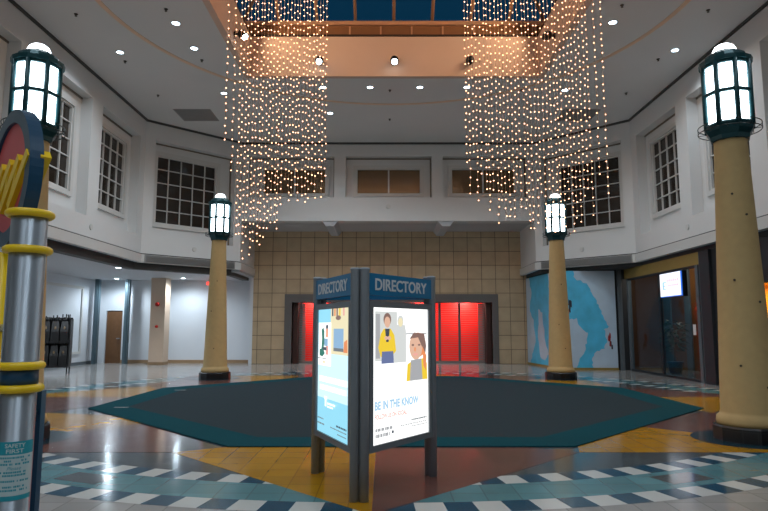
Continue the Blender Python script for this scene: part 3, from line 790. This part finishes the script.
def kiosk_face(A, B, poster):
    u = (B - A).normalized(); L = (B - A).length; nn = Vector((u.y, -u.x, 0))          # outwards
    def P(a, z, d=0.0): return A + u * a + nn * d + Vector((0, 0, z))
    def kb(b, a0, a1, z0, z1, d0, d1, mi=0):
        hexa(b, [P(a0, z0, d1), P(a1, z0, d1), P(a1, z0, d0), P(a0, z0, d0), P(a0, z1, d1), P(a1, z1, d1), P(a1, z1, d0), P(a0, z1, d0)], mi)
    for a in (.085, L - .085):
        b = BM(); c = P(a, 0)
        lathe(b, [(.043, .0), (.043, 2.02), (.046, 2.022), (.046, 2.04), (.03, 2.045)], 20, (c.x, c.y)); part('post', b, M['post_grey'], kiosk)
    a0, a1 = .125, L - .125
    b = BM(); kb(b, a0, a1, 1.80, 2.0, -.03, .025); hd = part('header', b, M['header_blue'], kiosk)
    b = BM(); add_text(b, 'DIRECTORY', lambda x, y, z: P(a0 + .085 + x, 1.845 + y, .0255 + z), width=(a1 - a0) - .18, height=.112, bold=.018, extrude=.004)
    lt = obj('lettering', b, M['letter_grey'], hd); lt['label'] = 'pale grey raised word DIRECTORY'
    b = BM()
    z0, z1, fw = .40, 1.745, .056
    kb(b, a0, a0 + fw, z0, z1, -.03, .03); kb(b, a1 - fw, a1, z0, z1, -.03, .03); kb(b, a0 + fw, a1 - fw, z0, z0 + fw, -.03, .03); kb(b, a0 + fw, a1 - fw, z1 - fw, z1, -.03, .03)
    kb(b, a0 + fw, a1 - fw, z0 + fw, z1 - fw, -.03, 0)
    pn = part('panel_frame', b, M['frame_grey'], kiosk)
    # printed, backlit poster
    p0, p1, q0, q1 = a0 + fw - .002, a1 - fw + .002, z0 + fw - .002, z1 - fw + .002
    W, H = p1 - p0, q1 - q0
    b = BM()
    lay = [0.012]
    def S(u_, v_): return P(p0 + u_ * W, q1 - v_ * H, lay[0])
    def rect(x0, y0, x1, y1, m): lay[0] += .0002; b.faces.new([b.verts.new(S(x, y)) for x, y in ((x0, y1), (x1, y1), (x1, y0), (x0, y0))]).material_index = PI_[m]
    def poly(pts, m): lay[0] += .0002; b.faces.new([b.verts.new(S(x, y)) for x, y in pts]).material_index = PI_[m]
    def ell(cx_, cy_, rx, ry, m): poly([(cx_ + rx * math.cos(2 * PI * i / 20), cy_ - ry * math.sin(2 * PI * i / 20)) for i in range(20)], m)
    def txt(s, x0, y1, x1, y0, m, bold=.02):
        lay[0] += .0002
        d = lay[0]
        add_text(b, s, lambda x, y, z: P(p0 + x0 * W + x, q1 - y1 * H + y, d), width=(x1 - x0) * W, height=(y1 - y0) * H, mi=PI_[m], bold=bold)
    def scrib(x0, x1, y, h, m, nseg):
        x = x0
        while x < x1:
            l = random.uniform(.5, 1.5) * (x1 - x0) / nseg; rect(x, y, min(x1, x + l * .8), y + h, m); x += l
    if poster == 'white':
        rect(0, 0, 1, 1, 'k_white')
        rect(.05, .03, .42, .40, 'k_pale')                                   # photo of a person in a yellow jacket
        rect(.06, .05, .13, .38, 'k_grey')
        poly([(.38, .22), (.42, .13), (.56, .13), (.60, .24), (.62, .42), (.36, .42)], 'k_pale')
        ell(.48, .10, .055, .045, 'k_pale'); ell(.48, .11, .04, .035, 'k_cream')
        poly([(.14, .20), (.19, .16), (.31, .16), (.37, .21), (.40, .33), (.34, .36), (.14, .37), (.10, .30)], 'k_yel')
        poly([(.16, .33), (.35, .33), (.36, .42), (.15, .42)], 'k_jean')
        ell(.25, .09, .065, .05, 'k_hair'); ell(.25, .11, .05, .042, 'k_skin'); poly([(.21, .16), (.29, .16), (.27, .26), (.23, .26)], 'k_dark')
        ell(.23, .23, .03, .015, 'k_skin'); ell(.28, .23, .03, .015, 'k_skin')
        rect(.58, .20, .98, .57, 'k_white'); rect(.58, .195, .97, .205, 'k_grey')              # portrait
        poly([(.58, .57), (.60, .44), (.70, .41), (.90, .40), (.97, .44), (.98, .57)], 'k_yel')
        ell(.80, .29, .155, .10, 'k_orange'); ell(.76, .30, .125, .108, 'k_skin'); poly([(.64, .24), (.72, .19), (.92, .20), (.96, .30), (.93, .40), (.88, .31), (.80, .23)], 'k_hair')
        ell(.70, .29, .025, .008, 'k_hair'); ell(.82, .29, .025, .008, 'k_hair'); ell(.75, .365, .05, .010, 'k_red'); ell(.74, .325, .015, .018, 'k_orange')
        poly([(.66, .41), (.86, .40), (.88, .57), (.64, .57)], 'k_grey'); poly([(.88, .30), (.96, .38), (.95, .50), (.90, .46)], 'k_orange')
        txt('BE IN THE KNOW', .04, .755, .80, .690, 'k_sky', .045)
        txt('FOLLOW US ON SOCIAL', .04, .82, .58, .785, 'k_red', .03)
        scrib(.05, .34, .885, .022, 'k_grey', 7); scrib(.05, .28, .925, .025, 'k_grey', 6); ell(.33, .93, .018, .012, 'k_dark')
        scrib(.66, .95, .865, .012, 'k_text', 9); scrib(.46, .95, .895, .008, 'k_grey', 14); scrib(.66, .95, .915, .008, 'k_grey', 9)
    else:
        rect(0, 0, 1, 1, 'k_blue')
        rect(.0, .36, 1, .72, 'k_lblue')
        rect(.42, .0, 1, .36, 'k_cream')
        for x, m_ in ((.46, 'k_dark'), (.53, 'k_orange'), (.60, 'k_hair'), (.68, 'k_yel'), (.80, 'k_red')): rect(x, .0, x + .045, .06, m_)
        ell(.66, .075, .08, .018, 'k_hair'); rect(.52, .16, .82, .33, 'k_pane'); rect(.52, .31, .82, .335, 'k_text'); poly([(.84, .26), (.93, .24), (.94, .34), (.82, .34)], 'k_orange')
        rect(.02, .11, .44, .46, 'k_white')
        poly([(.12, .17), (.18, .15), (.22, .18), (.22, .28), (.18, .34), (.12, .33), (.14, .24)], 'k_green'); poly([(.06, .33), (.18, .32), (.24, .36), (.16, .39), (.06, .38)], 'k_green')
        ell(.31, .145, .04, .018, 'k_dark'); rect(.28, .16, .34, .23, 'k_orange'); rect(.22, .24, .34, .30, 'k_pane'); rect(.27, .30, .36, .37, 'k_red'); rect(.17, .31, .30, .335, 'k_dark')
        rect(.02, .40, .30, .405, 'k_dark'); ell(.22, .43, .04, .012, 'k_cream')
        x = .06
        scrib(.07, .95, .545, .045, 'k_white', 10); scrib(.10, .92, .615, .04, 'k_white', 10)
        rect(.26, .70, .34, .725, 'k_white'); rect(.28, .725, .33, .78, 'k_white'); scrib(.36, .62, .745, .016, 'k_white', 5); scrib(.36, .55, .77, .014, 'k_white', 4)
        scrib(.05, .25, .88, .010, 'k_text', 5); scrib(.05, .28, .92, .012, 'k_text', 5); scrib(.66, .96, .89, .014, 'k_dark', 6); scrib(.48, .96, .92, .008, 'k_text', 9); scrib(.7, .96, .95, .008, 'k_text', 6)
    po = obj('poster', b, [M[k_] for k_ in PL], pn, recalc=False)
    po['label'] = 'backlit white poster BE IN THE KNOW' if poster == 'white' else 'backlit pale blue poster with small pictures'
kiosk_face(kv[2], kv[0], 'blue')
kiosk_face(kv[0], kv[1], 'white')
kiosk_face(kv[1], kv[2], 'blue')

# ------------------------------------------------------------------ play area sign at the left edge
PX, PY = -2.06, 3.5
sign = empty('play_area_sign', (PX, PY, 0), 'steel pole sign with yellow rings and a round coral disc at the left edge', 'sign post')
b = BM(); lathe(b, [(.11, 0.0), (.11, .02), (.095, .03), (.095, 2.16), (.085, 2.18)], 40, (PX, PY)); part('pole', b, M['steel'], sign)
for z in (2.155, 1.945, 1.29, 1.165):
    b = BM(); torus(b, (PX, PY, z), .108, .023, 40, 10); part('ring', b, M['yellow'], sign)
b = BM(); lathe(b, [(.098, 1.165), (.098, 1.29)], 40, (PX, PY)); part('blue_band', b, M['sign_blue'], sign)
ph0 = math.atan2(-PY, -PX)                                # towards the camera
b = BM()
def cyl(a, z, r): return (PX + r * math.cos(ph0 + a), PY + r * math.sin(ph0 + a), z)
NA0, NA1 = -1.05, 1.2
for i in range(24):
    a0 = NA0 + (NA1 - NA0) * i / 24; a1 = NA0 + (NA1 - NA0) * (i + 1) / 24
    for z0, z1, mi in ((.575, .60, 0), (.60, .815, 1), (.815, .885, 0)):
        face(b, [cyl(a0, z0, .097), cyl(a1, z0, .097), cyl(a1, z1, .097), cyl(a0, z1, .097)], mi)
nt = part('safety_notice', b, [M['notice_teal'], M['notice_white']], sign); nt['label'] = 'teal and white safety notice wrapped round the pole'
b = BM()
def on_pole(x0, z0): return lambda x, y, z: cyl(x0 + x / .107, z0 + y, .0982)
AC = .06
def ctext(s, wd, z0, h, mi, bold=.02, sh=0): add_text(b, s, on_pole(AC - wd / 2 / .107, z0), width=wd, height=h, mi=mi, bold=bold, shear=sh)
ctext('SAFETY', .11, .853, .022, 0); ctext('FIRST', .095, .824, .022, 0)
for i, (wd, z, h) in enumerate(((.17, .795, .010), (.13, .778, .010), (.18, .761, .010), (.15, .718, .010), (.12, .702, .010), (.17, .672, .010), (.11, .642, .010), (.16, .624, .010))):
    x = -wd / 2
    while x < wd / 2:
        l = random.uniform(.006, .014)
        if random.random() > .18:
            q = [cyl(AC + xx / .107, zz, .0982) for xx, zz in ((x, z), (x + l * .75, z), (x + l * .75, z + h), (x, z + h))]; face(b, q, 1)
        x += l
ctext('Please', .075, .735, .018, 1, .0, .3)
lt = obj('notice_text', b, [M['notice_white'], M['notice_teal']], nt, recalc=False)
# round disc behind the pole
dc = Vector((-2.45, 3.95, 2.48)); dn = Vector((-.69, -.72, 0)).normalized(); dt = Vector((-dn.y, dn.x, 0)).normalized()    # dt towards the right of the face
MD = Matrix((( dt.x, 0, dn.x), (dt.y, 0, dn.y), (0, 1, 0))).to_4x4()
def D(x, y, z): return dc + dt * x + Vector((0, 0, y)) + dn * z
def disc_ring(b, r0, r1, z0, z1, mf, ms, seg=56):
    for i in range(seg):
        a0, a1 = 2 * PI * i / seg, 2 * PI * (i + 1) / seg
        q = lambda r, a, z: D(r * math.cos(a), r * math.sin(a), z)
        face(b, [q(r0, a0, z1), q(r0, a1, z1), q(r1, a1, z1), q(r1, a0, z1)], mf); face(b, [q(r0, a0, z0), q(r0, a1, z0), q(r1, a1, z0), q(r1, a0, z0)], mf)
        face(b, [q(r1, a0, z0), q(r1, a1, z0), q(r1, a1, z1), q(r1, a0, z1)], ms, True); face(b, [q(r0, a0, z0), q(r0, a1, z0), q(r0, a1, z1), q(r0, a0, z1)], ms, True)
b = BM(); disc_ring(b, .365, .455, -.04, .04, 0, 1); rim = part('disc_rim', b, [M['sign_grey'], M['sign_blue']], sign)
b = BM(); disc_ring(b, 0.0005, .37, -.02, .02, 0, 0); part('disc_face', b, M['sign_pink'], sign)
def stroke(b, x0, y0, x1, y1, w_, z0, z1):
    d = Vector((x1 - x0, y1 - y0)).normalized(); n_ = Vector((-d.y, d.x)) * w_ / 2
    pts = [(x0 + n_.x, y0 + n_.y), (x0 - n_.x, y0 - n_.y), (x1 - n_.x, y1 - n_.y), (x1 + n_.x, y1 + n_.y)]
    hexa(b, [D(x, y, z0) for x, y in pts] + [D(x, y, z1) for x, y in pts])
for zz in ((.02, .05), (-.08, -.02)):
    b = BM()
    sh = .1 if zz[1] > 0 else .12
    for x in (-.36, -.19, -.02, .15): stroke(b, x + sh - .17, -.21, x + sh + .17, .09, .062, *zz)
    for x in (-.275, -.105, .065): stroke(b, x + sh + .08, .08, x + sh - .08, -.2, .03, zz[0], zz[1] - .004 * (1 if zz[1] > 0 else 0))
    part('script_letter', b, M['yellow'], sign)
b = BM(); lathe(b, [(.09, 0), (.09, .02), (.055, .03), (.055, 1.99)], 20, (-2.5, 3.99)); part('rear_post', b, M['yellow'], sign)
for z in (.5, 1.5):
    b = BM(); tube(b, (-2.48, 3.97, z), (PX, PY, z), .025, seg=12); part('brace', b, M['steel'], sign)
b = BM(); box(b, -2.09, -2.03, 3.69, 3.74, 0.0, 1.13); tube(b, (-2.06, 3.7, 1.0), (PX, PY + .06, 1.0), .015); part('side_bar', b, M['sign_blue'], sign)

# ------------------------------------------------------------------ black two tier rack in the passage
t = empty('dispenser_rack', (-10.98, 20.6, 0), 'tall black two-tier rack of dispensers by the left white passage wall', 'rack', rz=math.radians(16))
def P_(name, b, m): return obj(name, b, m, t)
for x in (-.42, .42):
    for y in (-.2, .2):
        b = BM(); tube(b, (x, y, 0), (x, y, .22), .022); P_('leg', b, M['black'])
b = BM(); box(b, -.45, .45, -.23, .23, .2, .26); box(b, -.45, .45, -.23, .23, 1.0, 1.06); box(b, -.45, .45, .17, .22, .26, 1.85); box(b, -.47, -.43, -.2, .22, .26, 1.8); box(b, .43, .47, -.2, .22, .26, 1.8); P_('rack_frame', b, M['black'])
for zt in (.26, 1.06):
    for i in range(3):
        x = -.28 + .28 * i
        b = BM(); box(b, x - .125, x + .125, -.2, .16, zt, zt + .32); hexa(b, [(x - .125, -.2, zt + .32), (x + .125, -.2, zt + .32), (x + .125, .16, zt + .32), (x - .125, .16, zt + .32), (x - .1, -.14, zt + .66), (x + .1, -.14, zt + .66), (x + .1, .12, zt + .66), (x - .1, .12, zt + .66)])
        tube(b, (x, -.01, zt + .66), (x, -.01, zt + (.74 if zt < 1 else .8)), .05, .03)
        if zt > 1:
            for k_ in range(5): tube(b, (x - .1 + .05 * k_, .02 * (k_ % 2), zt + .6), (x - .11 + .055 * k_, .03 * (k_ % 2), zt + .78 + random.uniform(0, .13)), .028, .02, 6)
        c_ = P_('dispenser', b, M['black'])
        b = BM(); ball(b, (x, -.175, zt + .44), .034, sz=1.6); obj('window', b, M['beige_spot'], c_)

# ------------------------------------------------------------------ lamps of the ceiling
def downlight(x, y, label, z=ZC, r=.09, power=P_DOWN, group='recessed ceiling downlights', lit=True, cone=150, tint=(.80, .91, 1)):
    t = empty('downlight', (x, y, z), label, 'downlight', group)
    b = BM(); lathe(b, [(r * 1.3, -.0), (r * 1.3, -.012), (r, -.016), (r, -.004)], 24, capb=False, capt=False); obj('trim_ring', b, M['lamp_rim'], t)
    b = BM(); lathe(b, [(r, -.008), (r * .6, -.012), (r * .01, -.013)], 24, capb=False); obj('lens', b, M['downlight'] if z > 5 else M['passage_lens'], t)
    if power:
        light('down_spot', 'SPOT', (x, y, z - .05), power, tint, spot_size=math.radians(cone), spot_blend=.6, shadow_soft_size=.1)
    return t
DL = [(-6.98, 15.39, 'ceiling downlight above the second left window'), (-4.98, 13.84, 'ceiling downlight nearest the top edge on the left, outside the skylight'),
      (-4.95, 15.16, 'ceiling downlight just left of the skylight corner'), (-4.97, 18.22, 'ceiling downlight in front of the left air vent'),
      (-1.85, 17.75, 'leftmost of the four downlights in the row behind the skylight'), (-.42, 17.75, 'second from left of the four downlights behind the skylight'),
      (1.09, 17.75, 'third from left of the four downlights behind the skylight'), (2.51, 17.75, 'rightmost of the four downlights in the row behind the skylight'),
      (-1.83, 20.0, 'single downlight nearest the back gallery wall'), (5.46, 13.8, 'ceiling downlight nearest the top edge on the right, outside the skylight'),
      (7.64, 15.27, 'ceiling downlight beside the near right lantern'), (5.55, 17.98, 'ceiling downlight in front of the right air vent')]
for x, y, lb in DL: downlight(x, y, lb)
# unseen ceiling spots near and behind the camera, added for fill
for x, y in ((-6.5, 9.0), (-5.0, 6.0), (0.0, 7.6), (5.0, 6.0), (6.8, 9.0), (-3.0, 2.5), (3.2, 2.5), (-4.5, -2.5), (0, -1.5), (4.5, -2.5), (-2.5, -3.5), (2.5, -3.5)):
    light('down_spot', 'SPOT', (x, y, ZC - .05), P_DOWN, (.80, .91, 1), spot_size=math.radians(150), spot_blend=.6, shadow_soft_size=.1)
for x, y, lb in ((-11.2, 25.5, 'bright downlight under the passage ceiling before the brown door'), (-8.35, 25.3, 'bright downlight under the passage ceiling right of the tan pillar'), (-9.1, 20.8, 'nearer small downlight under the passage ceiling edge left of the tan pillar')):
    downlight(x, y, lb, z=3.56, r=.09, power=P_PASS, group='downlights under the balcony', cone=165)
for x, y in ((-10.4, 18.0), (-10.4, 13.0), (-10.4, 8.0)):
    light('down_spot', 'SPOT', (x, y, 3.5), P_PASS, (.80, .91, 1), spot_size=math.radians(165), spot_blend=.6, shadow_soft_size=.09)
light('shop_lamp', 'POINT', (10.0, 21.2, 3.3), 42.0, (1, .9, .76), shadow_soft_size=.2)

# adjustable spotlights on the peach face
def spotlight(x, y, z, ax, label, lit):
    t = empty('spotlight', (x, y, z), label, 'spotlight', 'round spotlights round the skylight')
    n_ = Vector(ax)
    b = BM(); tube(b, (0, 0, 0), n_ * .06, .07, seg=16); tube(b, n_ * .06, n_ * .13, .025, seg=8); obj('mount', b, M['black'], t)
    b = BM(); ball(b, n_ * .22, .125); obj('head', b, M['black'], t)
    aim = (n_ * .8 + Vector((0, 0, -.9))).normalized()
    b = BM(); tube(b, n_ * .22 + aim * .07, n_ * .22 + aim * .13, .085, .08, seg=18); h = obj('lens', b, M['downlight'] if lit else M['black'], t)
for x, lit, lb in ((-1.86, 1, 'lit round spotlight on the peach skylight face, left of three'), (.3, 1, 'brightest lit round spotlight in the middle of the peach skylight face'), (2.47, 0, 'unlit black round spotlight on the right of the peach skylight face')):
    spotlight(x, HY1, 9.14, (0, -1, 0), lb, lit)
spotlight(HX0, 15.05, 9.08, (1, 0, 0), 'black spotlight with lit lens on the left side face of the skylight', 1)
spotlight(HX1, 15.2, 9.12, (-1, 0, 0), 'dark spotlight on the right side face of the skylight behind fairy lights', 0)
# unseen warm lights added to brighten the shaft, for the fairy lights' glow
light('shaft_fill', 'AREA', (.3, HY0 + .35, 10.0), P_SHAFT_FILL, (1, .70, .44), size=7.5, shape='RECTANGLE', size_y=.15, rot=(math.radians(-75), 0, 0))
light('shaft_fill', 'AREA', (HX1 - .35, 13.5, 10.0), P_SHAFT_FILL * .6, (1, .70, .44), size=.15, shape='RECTANGLE', size_y=6, rot=(0, math.radians(75), 0))
light('shaft_fill', 'AREA', (HX0 + .35, 13.5, 10.0), P_SHAFT_FILL * .6, (1, .70, .44), size=.15, shape='RECTANGLE', size_y=6, rot=(0, math.radians(-75), 0))

# ceiling vents and sprinklers
for x, s in ((-6.42, 'left'), (6.62, 'right')):
    t = empty('ceiling_vent', (x, 20.2, ZC), 'square dark grey vent panel in the ceiling near the %s corner' % s, 'vent')
    b = BM(); box(b, -.62, .62, -.58, .58, -.012, 0); obj('backing', b, M['vent'], t)
    b = BM()
    for i in range(12): box(b, -.56, .56, -.52 + i * .09, -.49 + i * .09, -.02, -.012)
    obj('slat', b, M['vent'], t)
for x, y, lb in ((-7.16, 13.42, 'small dark sprinkler head on the ceiling at the far left'), (-4.99, 13.2, 'small dark sprinkler head left of the skylight near the top edge'), (-7.08, 15.94, 'small dark sprinkler head just behind the left downlight'), (-4.96, 15.87, 'small dark sprinkler head left of the skylight corner'),
               (-7.08, 18.39, 'small dark sprinkler head before the left ceiling vent'), (.18, 17.98, 'small dark sprinkler head between the middle downlights behind the skylight'), (.2, 20.6, 'small dark sprinkler head nearest the back gallery in the middle'), (4.2, 17.95, 'small dark sprinkler head right of the four downlights'),
               (5.38, 13.02, 'small dark sprinkler head right of the skylight near the top edge'), (7.44, 13.24, 'small dark sprinkler head at the far right of the ceiling'), (7.44, 15.81, 'small dark sprinkler head behind the right downlight'), (7.52, 18.22, 'small dark sprinkler head before the right ceiling vent')):
    b = BM(); lathe(b, [(.045, -.0), (.04, -.015), (.015, -.02), (.015, -.045), (.03, -.05), (.03, -.055)], 12)
    tag(obj('sprinkler', b, M['bolt'], loc=(x, y, ZC)), lb, 'sprinkler', 'sprinkler heads on the ceiling')
# round plates on the balcony fronts
for F, s, lb in ((Frame((-8.3, 20.65), (0, -1), (-1, 0)), 3.6, 'left balcony front under the pilaster'), (Frame((-8.3, 20.65), ud, (-ud[1], ud[0])), 1.96, 'left diagonal balcony front'),
                 (Fb, 5.72, 'back gallery front'), (Frame((-8.3, 20.65), ud, (-ud[1], ud[0]), True), 1.96, 'right diagonal balcony front'), (Frame((-8.3, 20.65), (0, -1), (-1, 0), True), 3.6, 'right balcony front under the pilaster')):
    z = 6.2 if F is Fb else 4.34
    b = BM(); tube(b, F.pt(s, 0, z), F.pt(s, -.03, z), .09, .08, seg=16)
    tag(obj('sprinkler_cover', b, M['trim_white']), 'small round white sprinkler cover on the %s' % lb, 'sprinkler')

# ------------------------------------------------------------------ fairy light strings
bulb_me = bpy.data.meshes.new('bulb')
b = BM(); bmesh.ops.create_icosphere(b, subdivisions=1, radius=.0135); b.to_mesh(bulb_me); b.free(); bulb_me.materials.append(M['bulb'])
def interp(x, tab):
    for (x0, y0), (x1, y1) in zip(tab, tab[1:]):
        if x0 <= x <= x1: return y0 + (y1 - y0) * (x - x0) / (x1 - x0)
    return tab[0][1] if x < tab[0][0] else tab[-1][1]
def strand(x, y, zb, label, group):
    ztop = 10.55 + .6
    t = empty('fairy_light_string', (x, y, zb), label, 'string lights', group)
    b = BM(); tube(b, (0, 0, 0), (0, 0, ztop - zb), .0042, seg=4); obj('wire', b, M['string'], t)
    z = zb; vis = 1.5 + (y * math.tan(PITCH + math.atan(255.5 / 610))) + .25
    while z < vis:
        o = bpy.data.objects.new('bulb', bulb_me); COL.objects.link(o); o.parent = t
        o.location = (random.uniform(-.012, .012), random.uniform(-.01, .01), z - zb)
        z += .158 * random.uniform(.8, 1.2)
# lower ends by world X, the deepest in the body of each cluster
LT = [(-3.35, 4.15), (-3.1, 4.0), (-2.95, 3.15), (-2.8, 2.8), (-2.4, 3.1), (-2.1, 3.45), (-1.8, 3.75), (-1.5, 4.0), (-1.15, 4.2)]
RT = [(1.6, 4.25), (2.0, 4.0), (2.4, 3.55), (2.9, 3.4), (3.4, 3.25), (3.75, 3.35), (4.0, 3.6), (4.4, 3.65)]
rows = (11.3, 11.75, 12.2, 12.65)
for xs, tab, lb, gp, nst in (((-3.25, -1.15), LT, 'string of warm fairy lights hanging in the left cluster below the skylight', 'fairy lights of the left cluster', 31), ((1.62, 4.62), RT, 'string of warm fairy lights hanging in the right cluster below the skylight', 'fairy lights of the right cluster', 38)):
    for i in range(nst):
        f = (i + .5) / nst
        y = 11.2 + 1.5 * ((i * 0.618034) % 1.0)
        x = (xs[0] + (xs[1] - xs[0]) * f) * (y / 12.0) + random.uniform(-.012, .012)
        # thinner at the outer flanks
        edge = (f if xs[0] < 0 else 1 - f)
        if edge < .17 and i % 2: continue
        zb = interp(x * 12.0 / y, tab) + random.choice((0, .15, .4, .8)) * random.uniform(.3, 1) + random.uniform(0, .2)
        strand(x, y, zb, lb, gp)
# carrier bars of the strings under the glass roof
for side, x0, x1 in (('left', -3.7, -.95), ('right', 1.4, 4.45)):
    t = empty('hanging_rail', ((x0 + x1) / 2, 12.0, 11.15), 'bronze rail under the skylight carrying the %s fairy lights' % side, 'rail')
    for y in rows:
        b = BM(); tube(b, (x0, y, 11.15), (x1, y, 11.15), .02, seg=6); part('bar', b, M['bronze'], t)
    b = BM(); tube(b, (x0 + .3, rows[0] - .1, 11.17), (x0 + .3, rows[-1] + .1, 11.17), .02, seg=6); tube(b, (x1 - .3, rows[0] - .1, 11.17), (x1 - .3, rows[-1] + .1, 11.17), .02, seg=6); part('cross_bar', b, M['bronze'], t)
